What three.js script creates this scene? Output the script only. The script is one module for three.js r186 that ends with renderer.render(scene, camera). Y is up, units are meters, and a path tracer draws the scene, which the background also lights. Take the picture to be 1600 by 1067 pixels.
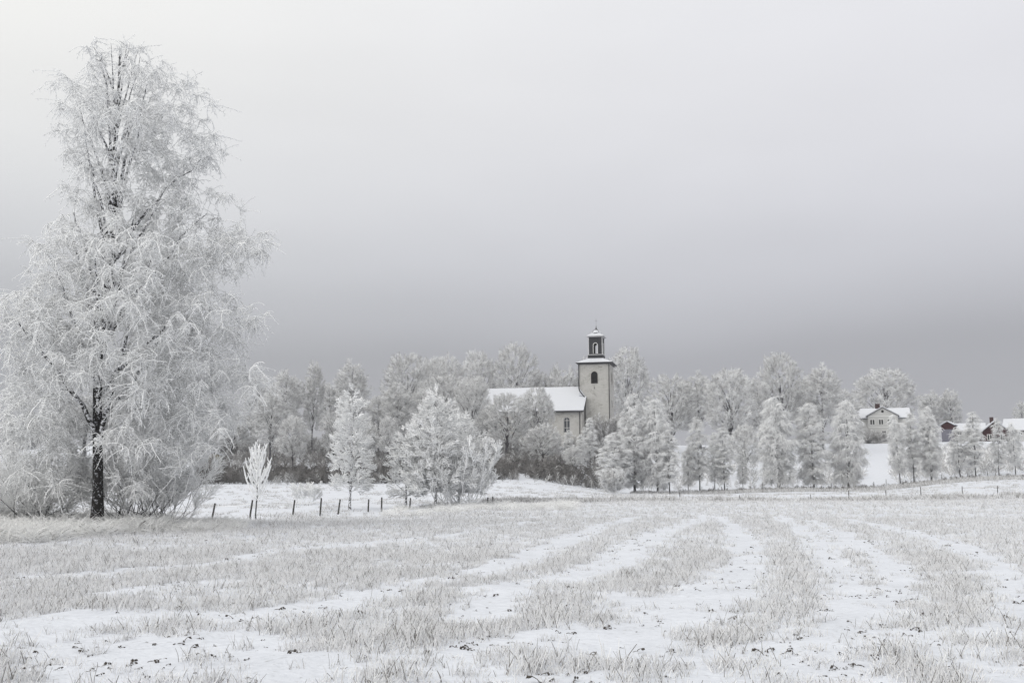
import * as THREE from 'three';
import { ImprovedNoise } from 'three/addons/math/ImprovedNoise.js';
import { mergeGeometries } from 'three/addons/utils/BufferGeometryUtils.js';

// ---------------------------------------------------------------- camera, sky, sun, exposure
const W = 1600, H = 1067, FOV = 40, EYE = 1.62, HORIZON = 740;
const F = H / 2 / Math.tan(FOV * Math.PI / 360), PITCH = Math.atan((HORIZON - H / 2) / F);
const scene = new THREE.Scene();
const camera = new THREE.PerspectiveCamera(FOV, W / H, 0.1, 6000);
camera.position.set(0, EYE, 0);
camera.rotation.set(PITCH, 0, 0);
const renderer = new THREE.WebGLRenderer({ antialias: true });
renderer.toneMapping = THREE.LinearToneMapping;
renderer.toneMappingExposure = 1.05;
renderer.shadowMap.enabled = true;

const SUN = new THREE.Vector3(-0.75, 0.42, 0.4).normalize();
{ // overcast sky: a grey stratus that thins upwards, brighter round the veiled sun
  const w = 512, h = 256, data = new Float32Array(w * h * 4), n = new ImprovedNoise();
  const stops = [[-90, 0.40], [0, 0.31], [4, 0.335], [7, 0.425], [9.5, 0.525], [12.5, 0.63], [16, 0.72], [20, 0.79], [26, 0.855], [40, 0.98], [60, 1.14], [90, 1.24]];
  const d = new THREE.Vector3(), lerp0 = THREE.MathUtils.lerp;
  for (let j = 0; j < h; j++) for (let i = 0; i < w; i++) {
    const el = ((j + 0.5) / h - 0.5) * Math.PI, az = ((i + 0.5) / w - 0.5) * 2 * Math.PI;
    d.set(Math.cos(el) * Math.cos(az), Math.sin(el), Math.cos(el) * Math.sin(az));
    const deg = el * 180 / Math.PI + 1.1 * n.noise(d.x * 3, d.y * 9, d.z * 3 + 7);
    let k = 0; while (k < stops.length - 2 && deg > stops[k + 1][0]) k++;
    const t = THREE.MathUtils.clamp((deg - stops[k][0]) / (stops[k + 1][0] - stops[k][0]), 0, 1);
    let v = THREE.MathUtils.lerp(stops[k][1], stops[k + 1][1], t * 0.7 + 0.3 * t * t * (3 - 2 * t));
    const toSun = Math.max(0, (d.dot(SUN) + 0.6) / 1.6);
    const high = THREE.MathUtils.smoothstep(deg, 6, 26), side = THREE.MathUtils.smoothstep(-d.dot(SUN), -0.2, 0.6);
    v *= lerp0(0.96, 0.90, high) + lerp0(0.08, 0.45, high) * toSun * toSun;
    v *= 1 + 0.028 * n.noise(d.x * 4 + 3, d.y * 14, d.z * 4) + 0.014 * n.noise(d.x * 9 + 8, d.y * 40, d.z * 9) + 0.008 * n.noise(d.x * 22, d.y * 80, d.z * 22);
    const warm = Math.min(1, 2.2 * toSun * toSun) * THREE.MathUtils.smoothstep(deg, 8, 26), low = 1 - THREE.MathUtils.smoothstep(deg, 8, 24);
    const o = (j * w + i) * 4;
    data[o] = v * (0.984 + 0.03 * warm - 0.016 * low); data[o + 1] = v * (0.996 + 0.008 * warm - 0.006 * low - 0.006 * side); data[o + 2] = v * (1.014 - 0.055 * warm + 0.018 * low + 0.026 * side); data[o + 3] = 1;
  }
  const sky = new THREE.DataTexture(data, w, h, THREE.RGBAFormat, THREE.FloatType);
  sky.mapping = THREE.EquirectangularReflectionMapping; sky.magFilter = THREE.LinearFilter; sky.minFilter = THREE.LinearFilter; sky.wrapS = THREE.RepeatWrapping; sky.needsUpdate = true;
  scene.background = sky; scene.environment = sky;
}
const sun = new THREE.DirectionalLight(new THREE.Color(1, 0.985, 0.965), 1.2);
sun.position.copy(SUN).multiplyScalar(300).add(new THREE.Vector3(0, 0, -100));
sun.target.position.set(0, 0, -100);
sun.castShadow = true; sun.shadow.radius = 110; sun.shadow.mapSize.set(4096, 4096);
Object.assign(sun.shadow.camera, { left: -220, right: 220, top: 220, bottom: -220, near: 1, far: 900 });
scene.add(sun, sun.target);

// ---------------------------------------------------------------- helpers
function rngOf(seed) { let a = seed >>> 0; return () => { a = (a + 0x6D2B79F5) | 0; let t = Math.imul(a ^ (a >>> 15), 1 | a); t = (t + Math.imul(t ^ (t >>> 7), 61 | t)) ^ t; return ((t ^ (t >>> 14)) >>> 0) / 4294967296; }; }
const perlin = new ImprovedNoise(), noise = (x, y, z = 0) => perlin.noise(x, y, z);
const V = (x, y, z) => new THREE.Vector3(x, y, z), { lerp, clamp, smoothstep } = THREE.MathUtils, UP = V(0, 1, 0);
const cp = Math.cos(PITCH), sp = Math.sin(PITCH);
function at(px, py, d) { // where the line of sight through a spot of the photograph meets the depth d
  const cx = (px - W / 2) / F, cy = (H / 2 - py) / F, y = cy * cp + sp, z = cp - cy * sp;
  return V(cx * d / z, EYE + y * d / z, -d);
}
const taken = new Map();
function numbered(name) { const k = taken.get(name) || 0; taken.set(name, k + 1); return k ? `${name}_${String(k).padStart(3, '0')}` : name; }
function tag(o, label, category, group, kind) {
  o.name = numbered(o.name); o.userData = { label, category };
  if (group) o.userData.group = group;
  if (kind) { o.userData.kind = kind; }
  scene.add(o); return o;
}
function shade(o) { o.traverse(m => { if (m.isMesh) { m.castShadow = true; m.receiveShadow = true; } }); return o; }
function mesh(name, geometry, material, parent) { const m = new THREE.Mesh(geometry, material); m.name = name; m.castShadow = m.receiveShadow = true; if (parent) parent.add(m); return m; }
function group(name) { const g = new THREE.Group(); g.name = name; return g; }
function box(w, h, d, x = 0, y = 0, z = 0) { const g = new THREE.BoxGeometry(w, h, d); g.translate(x, y, z); return g; }

// a collector of tapered tubes
class Tubes {
  constructor() { this.p = []; this.n = []; this.u = []; this.c = []; this.i = []; this.color = [1, 1, 1]; }
  tube(pts, radii, sides = 3) {
    const base = this.p.length / 3, N = pts.length, t = V(0, 0, 0), a = V(0, 0, 0), b = V(0, 0, 0); let run = 0;
    for (let k = 0; k < N; k++) {
      t.copy(pts[Math.min(k + 1, N - 1)]).sub(pts[Math.max(k - 1, 0)]).normalize();
      if (k === 0) a.set(t.y, t.z, t.x);
      a.addScaledVector(t, -a.dot(t)); if (a.lengthSq() < 1e-6) { a.set(t.z, t.x, -t.y); a.addScaledVector(t, -a.dot(t)); } a.normalize(); b.crossVectors(t, a);
      if (k) run += pts[k].distanceTo(pts[k - 1]);
      const S = sides > 3 ? sides + 1 : sides;
      for (let s = 0; s < S; s++) {
        const an = s / sides * Math.PI * 2, c = Math.cos(an), d = Math.sin(an), nx = a.x * c + b.x * d, ny = a.y * c + b.y * d, nz = a.z * c + b.z * d, r = radii[k];
        this.p.push(pts[k].x + nx * r, pts[k].y + ny * r, pts[k].z + nz * r); this.n.push(nx, ny, nz); this.u.push(s / sides * 0.5, run); this.c.push(...this.color);
      }
      if (k) for (let s = 0; s < sides; s++) {
        const o = base + (k - 1) * S, s1 = sides > 3 ? s + 1 : (s + 1) % sides;
        this.i.push(o + s, o + s1, o + S + s, o + s1, o + S + s1, o + S + s);
      }
    }
    return pts[N - 1];
  }
  build() {
    const g = new THREE.BufferGeometry();
    g.setAttribute('position', new THREE.Float32BufferAttribute(this.p, 3)); g.setAttribute('normal', new THREE.Float32BufferAttribute(this.n, 3));
    g.setAttribute('uv', new THREE.Float32BufferAttribute(this.u, 2)); g.setAttribute('color', new THREE.Float32BufferAttribute(this.c, 3)); g.setIndex(this.i); return g;
  }
}
function curve(p0, dir, len, bend, n, rng, wob = 0) { // a line that starts along dir and is pulled by bend as it goes
  const pts = [p0.clone()], d = dir.clone().normalize(), p = p0.clone();
  for (let k = 0; k < n; k++) { d.addScaledVector(bend, 1 / n); if (wob) d.add(V(rng() - .5, rng() - .5, rng() - .5).multiplyScalar(wob)); d.normalize(); p.addScaledVector(d, len / n); pts.push(p.clone()); }
  return pts;
}
const taper = (n, a, b) => Array.from({ length: n }, (_, k) => lerp(a, b, k / (n - 1)));
function around(dir, angle, az) { // dir turned aside by angle, in the azimuth az about itself
  const a = Math.abs(dir.y) > 0.9 ? V(1, 0, 0) : V(0, 1, 0), s = V(0, 0, 0).crossVectors(dir, a).normalize(), t = V(0, 0, 0).crossVectors(dir, s);
  return dir.clone().multiplyScalar(Math.cos(angle)).addScaledVector(s, Math.sin(angle) * Math.cos(az)).addScaledVector(t, Math.sin(angle) * Math.sin(az)).normalize();
}

// ---------------------------------------------------------------- textures and materials
function dataTexture(size, fn, srgb = true) {
  const data = new Uint8Array(size * size * 4);
  for (let j = 0; j < size; j++) for (let i = 0; i < size; i++) { const c = fn(i / size, j / size), o = (j * size + i) * 4; for (let k = 0; k < 3; k++) data[o + k] = clamp(c[k] * 255, 0, 255); data[o + 3] = 255; }
  const t = new THREE.DataTexture(data, size, size); t.wrapS = t.wrapT = THREE.RepeatWrapping; t.magFilter = THREE.LinearFilter; t.minFilter = THREE.LinearMipmapLinearFilter; t.generateMipmaps = true;
  if (srgb) t.colorSpace = THREE.SRGBColorSpace; t.needsUpdate = true; return t;
}
// tiling noise: the square wrapped on a torus
const tn = (u, v, f, s = 0) => { const a = u * 2 * Math.PI, b = v * 2 * Math.PI, k = f / (2 * Math.PI); return noise(Math.cos(a) * k + s, Math.sin(a) * k + Math.cos(b) * k * 1.3, Math.sin(b) * k * 1.3 + s * 2); };
const barkTex = dataTexture(256, (u, v) => { // dark birch bark with rime caught in patches
  const a = tn(u, v, 9, 1) + 0.6 * tn(u, v, 26, 4) + 0.4 * tn(u, v, 60, 9), rime = 0.85 * smoothstep(a, 0.25, 0.6), g = 0.17 + 0.09 * tn(u, v, 40, 7);
  return [lerp(g, 0.80, rime), lerp(g * 0.97, 0.81, rime), lerp(g * 0.95, 0.84, rime)];
});
barkTex.repeat.set(4, 1.3);
const bark = new THREE.MeshStandardMaterial({ map: barkTex, roughness: 0.95 });
const limbTex = dataTexture(256, (u, v) => { // limbs: more of the bark is rimed over
  const a = tn(u, v, 9, 1) + 0.7 * tn(u, v, 26, 4) + 0.5 * tn(u, v, 60, 9), k = smoothstep(a, -0.12, 0.25), g = 0.22 + 0.08 * tn(u, v, 40, 7); return [lerp(g, 0.93, k), lerp(g * 0.98, 0.935, k), lerp(g * 0.97, 0.95, k)];
});
const limbBark = new THREE.MeshStandardMaterial({ map: limbTex, roughness: 0.95 });
const farBarkTex = dataTexture(256, (u, v) => {
  const rime = smoothstep(tn(u, v, 12, 3) + 0.6 * tn(u, v, 40, 5), 0.15, 0.5), g = 0.22 + 0.06 * tn(u, v, 30, 8);
  return [lerp(g, 0.62, rime), lerp(g * 0.98, 0.62, rime), lerp(g, 0.65, rime)];
});
const farBark = new THREE.MeshStandardMaterial({ map: farBarkTex, roughness: 0.95 });
const frostMat = (r, g, b) => new THREE.MeshStandardMaterial({ color: new THREE.Color().setRGB(r, g, b), vertexColors: true, roughness: 0.95 });
const rime = frostMat(0.975, 0.98, 0.985), bareWood = frostMat(0.215, 0.208, 0.204); // hoar frost, and twigs that carry none

const snowBump = dataTexture(512, (u, v) => { const k = 0.5 + 0.26 * tn(u, v, 10, 2) + 0.2 * tn(u, v, 26, 5) + 0.12 * tn(u, v, 70, 6) + 0.06 * tn(u, v, 160, 3); return [k, k, k]; }, false);
snowBump.repeat.set(1 / 2.6, 1 / 2.6);
const snowMap = dataTexture(512, (u, v) => { const s = smoothstep(tn(u, v, 90, 12) + 0.5 * tn(u, v, 200, 1), 0.52, 0.75) * 0.35, k = 0.805 + 0.025 * tn(u, v, 6, 9) + 0.03 * tn(u, v, 60, 2); return [k - 0.006 - s * 0.3, k + 0.006 - s * 0.32, k + 0.034 - s * 0.36]; });
snowMap.repeat.set(1 / 5.3, 1 / 5.3);
const snowMat = new THREE.MeshStandardMaterial({ map: snowMap, bumpMap: snowBump, bumpScale: 0.035, roughness: 0.85 });
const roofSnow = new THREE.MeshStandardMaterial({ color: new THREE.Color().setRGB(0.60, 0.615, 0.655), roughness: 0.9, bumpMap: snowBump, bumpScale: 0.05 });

// ---------------------------------------------------------------- the ground
const COLS = [-500, 0, 330, 600, 800, 1000, 1300, 1600, 2100];
const ROWS = [ // depth, then the height of the land in each column
  [0, 0, 0, 0, 0, 0, 0, 0, 0, 0], [20, 0, 0, 0, 0, 0, 0, 0, 0, 0], [30, 0, 0, 0, 0, 0, 0, 0, 0, 0],
  [40, -.35, -.35, -.42, -.3, -.1, 0, 0, 0.02, .05], [52, -.6, -.6, -.72, -.5, -.2, 0, 0, 0.05, .1], [70, -.5, -.5, -.62, -.55, -.3, -.3, -.4, -.05, .1],
  [100, .2, .2, -.05, -.05, .1, -.62, -.58, .45, 1], [117, .8, .7, .35, .4, .85, -.75, -.42, 1.25, 2], [150, 3.2, 3.1, 3, 3, 3.2, 2.2, 1.4, 3.2, 4],
  [190, 6, 6, 6, 6, 6.2, 5.6, 5.2, 6.3, 7], [225, 8, 8, 8, 8, 8, 8.2, 8.6, 9.3, 10], [270, 8, 8, 8.3, 8.4, 8.4, 8.8, 9.6, 10, 10.5], [420, 4, 4, 4, 4, 4, 4, 4, 4, 4], [800, 0, 0, 0, 0, 0, 0, 0, 0, 0], [4000, 0, 0, 0, 0, 0, 0, 0, 0, 0]];
const slopes = ROWS.map((r, k) => r.map((v, c) => { // monotone cubic through each column
  if (!c || !k || k === ROWS.length - 1) return 0;
  const a = (v - ROWS[k - 1][c]) / (r[0] - ROWS[k - 1][0]), b = (ROWS[k + 1][c] - v) / (ROWS[k + 1][0] - r[0]); return a * b <= 0 ? 0 : 2 * a * b / (a + b);
}));
function landAt(k, c, d) { const A = ROWS[k], B = ROWS[k + 1], w = B[0] - A[0], t = (d - A[0]) / w, t2 = t * t, t3 = t2 * t; return A[c] * (2 * t3 - 3 * t2 + 1) + slopes[k][c] * w * (t3 - 2 * t2 + t) + B[c] * (3 * t2 - 2 * t3) + slopes[k + 1][c] * w * (t3 - t2); }
function land(x, z) {
  const d = -z; let y = 0;
  if (d > 20) {
    let k = 0; while (k < ROWS.length - 2 && d > ROWS[k + 1][0]) k++;
    const a = clamp(x / d * 1.01 * F + 800, COLS[0], COLS[COLS.length - 1]); let c = 0; while (c < COLS.length - 2 && a > COLS[c + 1]) c++;
    const t = smoothstep(a, COLS[c], COLS[c + 1]); y = lerp(landAt(k, c + 1, d), landAt(k, c + 2, d), t);
  }
  const far = smoothstep(d, 25, 90);
  y += 0.05 * noise(x * 0.3, z * 0.3, 4) + 0.04 * noise(x * 1.1, z * 1.1, 2) + 0.028 * noise(x * 2.7, z * 2.7, 8) * (1 - far) + 0.012 * noise(x * 6.5, z * 6.5, 3) * (1 - far) + 0.25 * far * noise(x * 0.07, z * 0.07, 1);
  return y;
}
{
  const axis = (n, a, lo, hi) => { const u0 = Math.asinh(lo / a), u1 = Math.asinh(hi / a); return Array.from({ length: n }, (_, k) => a * Math.sinh(lerp(u0, u1, k / (n - 1)))); };
  const xs = axis(400, 7, -1500, 1500), ds = axis(460, 9, -60, 3000), p = [], uv = [], idx = [];
  ds.forEach((d, j) => xs.forEach((x, i) => {
    p.push(x, land(x, -d), -d); uv.push(x, -d);
    if (i && j) { const b = j * xs.length + i; idx.push(b - 1, b, b - xs.length - 1, b, b - xs.length, b - xs.length - 1); }
  }));
  const g = new THREE.BufferGeometry(); g.setAttribute('position', new THREE.Float32BufferAttribute(p, 3)); g.setAttribute('uv', new THREE.Float32BufferAttribute(uv, 2)); g.setIndex(idx); g.computeVertexNormals();
  const m = mesh('snow_ground', g, snowMat); tag(m, 'snow covered field rolling up to the church hill', 'ground', null, 'structure');
}

// ---------------------------------------------------------------- the church
const plasterTex = dataTexture(512, (u, v) => {
  const blot = 0.7 * tn(u, v, 6, 2) + 0.5 * tn(u, v, 40, 6), run = 0.35 * tn(u, v * 0.15, 40, 4), course = 0.5 * tn(u * 0.15, v, 60, 5), st = smoothstep(blot + run + course, 0.1, 0.9), k = 0.71 + 0.03 * tn(u, v, 14, 1) + 0.04 * tn(u, v, 120, 3);
  return [k - 0.15 * st, k - 0.007 - 0.152 * st, k - 0.022 - 0.16 * st];
});
plasterTex.repeat.set(1 / 9, 1 / 9);
const plaster = new THREE.MeshStandardMaterial({ map: plasterTex, roughness: 0.95 });
const M = (r, g, b, rough = 0.8) => new THREE.MeshStandardMaterial({ color: new THREE.Color().setRGB(r, g, b), roughness: rough });
const iron = M(0.035, 0.035, 0.04), darkWood = M(0.02, 0.021, 0.026), paleWood = M(0.55, 0.55, 0.56), trimWhite = M(0.72, 0.72, 0.71), louvre = M(0.012, 0.011, 0.013), glass = new THREE.MeshStandardMaterial({ color: new THREE.Color().setRGB(0.05, 0.055, 0.065), roughness: 0.15 }), darkTrim = M(0.07, 0.07, 0.075), blackIron = M(0.02, 0.02, 0.024, 0.7);
const arch = (w, h, Shape = THREE.Shape) => { const s = new Shape(), r = w / 2; s.moveTo(-r, 0); s.lineTo(r, 0); s.lineTo(r, h - r); s.absarc(0, h - r, r, 0, Math.PI, false); s.lineTo(-r, 0); return s; };
const moved = (path, x, y) => { const q = new THREE.Path(path.getPoints(14).map(p => new THREE.Vector2(p.x + x, p.y + y))); return q; };
function panel(w, h, t, holes = []) { // an upright slab, its foot at y 0, its face towards +z at z 0
  const s = new THREE.Shape(); s.moveTo(-w / 2, 0); s.lineTo(w / 2, 0); s.lineTo(w / 2, h); s.lineTo(-w / 2, h); s.lineTo(-w / 2, 0); s.holes.push(...holes);
  const g = new THREE.ExtrudeGeometry(s, { depth: t, bevelEnabled: false }); g.translate(0, 0, -t); return g;
}
function prism(pts, depth) { const g = new THREE.ExtrudeGeometry(new THREE.Shape(pts.map(p => new THREE.Vector2(...p))), { depth, bevelEnabled: false }); g.translate(0, 0, -depth / 2); return g; }
function frustum(w0, w1, h, y0, d0 = w0, d1 = w1) { const g = new THREE.CylinderGeometry(Math.SQRT1_2, Math.SQRT1_2, h, 4, 1).toNonIndexed(); const p = g.attributes.position; const q = Math.PI / 4; for (let i = 0; i < p.count; i++) { const x = p.getX(i), z = p.getZ(i), X = x * Math.cos(q) - z * Math.sin(q), Z = x * Math.sin(q) + z * Math.cos(q), top = p.getY(i) > 0; p.setXYZ(i, X * (top ? w1 : w0), p.getY(i) + h / 2 + y0, Z * (top ? d1 : d0)); } g.computeVertexNormals(); return g; }
const turnY = (g, a) => { g.rotateY(a); return g; };
{
  const c = group('church'), D = 222, C = 225.6, o = at(934, 700, C), S = 7.3, ground = land(o.x, -C), yOf = py => at(935, py, D).y - ground;
  c.position.set(o.x, ground, -C); c.rotation.y = -13.5 * Math.PI / 180;
  const eave = yOf(567.5), S2 = S / 2, winY = yOf(599), winH = yOf(580) - winY;
  const tower = mesh('tower', mergeGeometries([0, 1, 2, 3].map(k => { const g = panel(k % 2 ? S - 1.2 : S, eave + 3, 0.6, [moved(arch(1.62, winH), -0.05, winY + 3)]); g.translate(0, -3, S2); return turnY(g, k * Math.PI / 2); })), plaster, c);
  for (let k = 0; k < 4; k++) {
    const l = mesh('louvre', mergeGeometries(Array.from({ length: 9 }, (_, q) => { const b = box(1.6, 0.04, 0.3, 0, 0, 0); b.rotateX(0.7); b.translate(-0.05, winY + 0.15 + q * winH / 9, S2 - 0.32); return b; }).concat([box(1.9, winH, 0.1, -0.05, winY + winH / 2, S2 - 0.52)])), louvre, tower); l.rotation.y = k * Math.PI / 2;
  }
  { const sh = arch(1.95, winH + 0.2); sh.holes.push(moved(arch(1.62, winH - 0.02), 0, 0.04)); const g = new THREE.ExtrudeGeometry(sh, { depth: 0.06, bevelEnabled: false }); g.translate(-0.05, winY - 0.06, S2 - 0.01); for (const a of [0, Math.PI / 2]) mesh('window_surround', g, M(0.42, 0.405, 0.38), tower).rotation.y = a; }
  mesh('iron_anchor', box(0.14, 0.42, 0.05, -0.05, winY - 1.1, S2 + 0.02), darkTrim, tower);
  mesh('slit_window', box(0.05, 1.6, 0.5, S2, yOf(630), 0.3), louvre, tower);
  mesh('cornice', mergeGeometries([box(S + 0.5, 0.28, S + 0.5, 0, eave - 0.1, 0), box(S + 1.5, 0.16, S + 1.5, 0, eave + 0.125, 0)]), darkTrim, c);
  const lant0 = yOf(559);
  const tr = mesh('tower_roof', frustum(S + 1.66, 3.5, lant0 - eave - 0.05, eave + 0.21), roofSnow, c);
  // the lantern
  const L = group('lantern'); c.add(L); L.position.y = lant0;
  const LS = 3.3, L2 = LS / 2, b1 = yOf(553) - lant0, b2 = yOf(525.5) - lant0, aH = b2 * 0.60, aW = 0.95, Ht = b2 - b1;
  mesh('lantern_base', mergeGeometries([box(LS + 0.34, b1 + 0.3, LS + 0.34, 0, b1 / 2 - 0.15, 0)]), darkWood, L);
  mesh('lantern_sill', box(LS + 0.62, 0.13, LS + 0.62, 0, b1 + 0.065, 0), paleWood, L);
  for (let k = 0; k < 4; k++) {
    const g = panel(k % 2 ? LS - 0.36 : LS, Ht, 0.18, [moved(arch(aW, aH * 0.83), 0, 0.2)]); g.translate(0, b1 + 0.13, L2); const w = mesh('lantern_wall', g, darkWood, L); w.rotation.y = k * Math.PI / 2;
    const sh = arch(aW + 0.24, aH * 0.83 + 0.12); sh.holes.push(moved(arch(aW, aH * 0.83 - 0.02), 0, 0.01)); const a = new THREE.ExtrudeGeometry(sh, { depth: 0.08, bevelEnabled: false }); a.translate(0, b1 + 0.33, L2 - 0.02); mesh('arch_trim', a, trimWhite, L).rotation.y = k * Math.PI / 2;
    const q = box(0.17, Ht, 0.17, L2, b1 + 0.13 + Ht / 2, L2); mesh('corner_post', q, paleWood, L).rotation.y = k * Math.PI / 2;
  }
  const y3 = b1 + 0.13 + Ht;
  mesh('lantern_cornice', mergeGeometries([box(LS + 0.35, 0.14, LS + 0.35, 0, y3 + 0.07, 0), box(LS + 0.95, 0.18, LS + 0.95, 0, y3 + 0.23, 0)]), paleWood, L);
  const cap = mesh('lantern_roof', mergeGeometries([frustum(LS + 1.02, 2.7, 0.5, y3 + 0.323), frustum(2.5, 2.3, 0.26, y3 + 0.83)]), roofSnow, L);
  const dm = new THREE.SphereGeometry(1.15, 24, 10, 0, 2 * Math.PI, 0, Math.PI / 2); dm.scale(1, 0.84, 1); dm.translate(0, y3 + 1.0, 0); mesh('dome', dm, roofSnow, L);
  for (let k = 0; k < 4; k++) { const pts = Array.from({ length: 7 }, (_, q) => V(Math.sin(q / 6 * 1.5) * 1.19, y3 + 1.0 + Math.cos(q / 6 * 1.5) * 1.0, 0)); const t = new Tubes(); t.tube(pts, pts.map(() => 0.05), 4); mesh('dome_rib', t.build(), darkTrim, L).rotation.y = Math.PI / 4 + k * Math.PI / 2; }
  mesh('dome_ring', new THREE.CylinderGeometry(1.26, 1.3, 0.09, 24).translate(0, y3 + 1.06, 0), darkTrim, L);
  mesh('finial', new THREE.LatheGeometry([[0.42, 0], [0.36, 0.12], [0.2, 0.35], [0.1, 0.7], [0.05, 1.0], [0, 1.05]].map(p => new THREE.Vector2(...p)), 12).translate(0, y3 + 1.93, 0), darkTrim, L);
  mesh('cross', mergeGeometries([box(0.07, 2.0, 0.07, 0, y3 + 3.8, 0), box(0.62, 0.07, 0.06, 0, y3 + 4.2, 0)]), M(0.3, 0.3, 0.31), L);
  // the nave, its gable end just past the tower's corner
  const x1 = -S2 + 1.15, len = 24.5, x0 = x1 - len, ridge = yOf(602), nE = yOf(643.5), half = 7.6, over = 0.65;
  const win = (x) => moved(arch(1.55, 3.7), x, yOf(677) + 3);
  const wx = [x1 - 3.6, x1 - 9.6, x1 - 15.6, x1 - 21.2], mid = (x0 + x1) / 2;
  const front = panel(len, nE + 2.9, 0.7, wx.map(x => win(x - mid))); front.translate(mid, -3, half); mesh('nave_wall', front, plaster, c);
  const gbl = prism([[-half + 0.7, -3], [half - 0.7, -3], [half - 0.7, nE - 0.3], [0, ridge - 0.5], [-half + 0.7, nE - 0.3]], 0.6); gbl.rotateY(Math.PI / 2);
  const gb2 = gbl.clone(); gbl.translate(x1 - 0.3, 0, 0); gb2.translate(x0 + 0.3, 0, 0); const back = panel(len, nE + 2.9, 0.7); back.rotateY(Math.PI); back.translate(mid, -3, -half);
  mesh('gable_wall', mergeGeometries([gbl, gb2, back]), plaster, c);
  for (const x of wx) {
    const w = mesh('nave_window', new THREE.ShapeGeometry(arch(1.6, 3.75), 12).translate(x, yOf(677), half - 0.4), glass, c);
    const sh = arch(1.6, 3.75); sh.holes.push(moved(arch(1.3, 3.45), 0, 0.15));
    const bars = [new THREE.ExtrudeGeometry(sh, { depth: 0.08, bevelEnabled: false }), box(0.1, 3.6, 0.07, 0, 1.85, 0.04).toNonIndexed(), box(1.4, 0.1, 0.07, 0, 1.2, 0.04).toNonIndexed(), box(1.4, 0.1, 0.07, 0, 2.9, 0.04).toNonIndexed()];
    const f = mesh('window_frame', mergeGeometries(bars).translate(x, yOf(677), half - 0.38), trimWhite, w);
  }
  const slope = Math.atan2(ridge - nE, half + over), sl = Math.hypot(ridge - nE, half + over);
  for (const sd of [1, -1]) {
    const deck = box(len + 0.9, 0.16, sl); deck.rotateX(sd * slope); deck.translate(mid + 0.1, (ridge + nE) / 2 - 0.1, sd * (half + over) / 2); mesh('roof_edge', deck, darkTrim, c);
    const sn = box(len + 0.8, 0.2, sl - 0.1, 0, 0.183, 0); sn.rotateX(sd * slope); sn.translate(mid + 0.1, (ridge + nE) / 2 - 0.1, sd * (half + over) / 2 - sd * 0.03); mesh('nave_roof', sn, roofSnow, c);
  }
  mesh('eaves_gutter', box(len + 0.9, 0.24, 0.2, mid + 0.1, nE - 0.16, half + over + 0.06), blackIron, c);
  const pipe = (name, pts, r) => mesh(name, new THREE.TubeGeometry(new THREE.CatmullRomCurve3(pts, false, 'catmullrom', 0.1), 40, r, 6), blackIron, c);
  const jy = yOf(611), jy2 = yOf(619);
  pipe('downpipe', [V(-S2 - 0.12, eave - 0.3, S2 + 0.12), V(-S2 - 0.12, jy + 0.6, S2 + 0.12), V(-S2 + 0.1, jy, S2 + 0.14), V(-S2 + 1.1, jy2, S2 + 0.2), V(-S2 + 1.35, jy2 - 0.8, S2 + 0.25), V(-S2 + 1.35, 1, S2 + 0.25)], 0.13);
  pipe('downpipe', [V(S2 - 0.2, eave - 0.3, S2 + 0.1), V(S2 - 0.2, eave * 0.5, S2 + 0.1), V(S2 - 0.2, 0.3, S2 + 0.1)], 0.09);
  pipe('downpipe', [V(x1 - 0.5, nE - 0.3, half + over), V(x1 - 0.5, nE - 1, half + 0.15), V(x1 - 0.5, 0.3, half + 0.15)], 0.09);
  // snow caught on the small roof where tower and nave meet
  const valley = prism([[0, 0], [1.5, 0], [0.25, 1.7]], 0.5); valley.translate(-S2 - 0.15, jy2 + 0.1, S2 - 0.1); mesh('junction_roof', valley, roofSnow, c);
  tag(c, 'pale plastered stone church with square tower, dark lantern and snowy nave roof', 'church');
}

// ---------------------------------------------------------------- houses on the right
const paintTex = (r, g, b, k) => { const t = dataTexture(128, (u, v) => { const n = 1 + 0.05 * tn(u, v, 20, k) + 0.06 * tn(u, v * 0.2, 60, k + 3); return [r * n, g * n, b * n]; }); t.repeat.set(0.4, 0.4); return t; };
const creamWall = new THREE.MeshStandardMaterial({ map: paintTex(0.76, 0.758, 0.75, 1), roughness: 0.85 }), redWall = new THREE.MeshStandardMaterial({ map: paintTex(0.21, 0.085, 0.10, 2), roughness: 0.9 }), greyWall = new THREE.MeshStandardMaterial({ map: paintTex(0.42, 0.42, 0.46, 3), roughness: 0.8 }), brick = new THREE.MeshStandardMaterial({ map: paintTex(0.24, 0.16, 0.16, 4), roughness: 0.9 }), whiteWall = new THREE.MeshStandardMaterial({ map: paintTex(0.76, 0.76, 0.755, 5), roughness: 0.85 }), yellowWall = new THREE.MeshStandardMaterial({ map: paintTex(0.50, 0.46, 0.30, 6), roughness: 0.9 });
function windowPart(parent, x, y, z, w, h, turn = 0, leaves = 2) {
  const g = group('window'); parent.add(g); g.position.set(x, y, z); g.rotation.y = turn;
  mesh('window_frame', mergeGeometries([box(w + 0.24, 0.12, 0.1, 0, h / 2 + 0.06, 0.02), box(w + 0.24, 0.12, 0.1, 0, -h / 2 - 0.06, 0.02), box(0.12, h, 0.1, -w / 2 - 0.06, 0, 0.02), box(0.12, h, 0.1, w / 2 + 0.06, 0, 0.02), ...(leaves > 1 ? [box(0.14, h, 0.09, 0, 0, 0.02)] : [])]), trimWhite, g);
  const lw = leaves > 1 ? (w - 0.14) / 2 : w; for (let k = 0; k < leaves; k++) mesh('pane', box(lw, h, 0.04, leaves > 1 ? (k ? 1 : -1) * (lw / 2 + 0.07) : 0, 0, 0.01), louvre, g);
}
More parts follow.
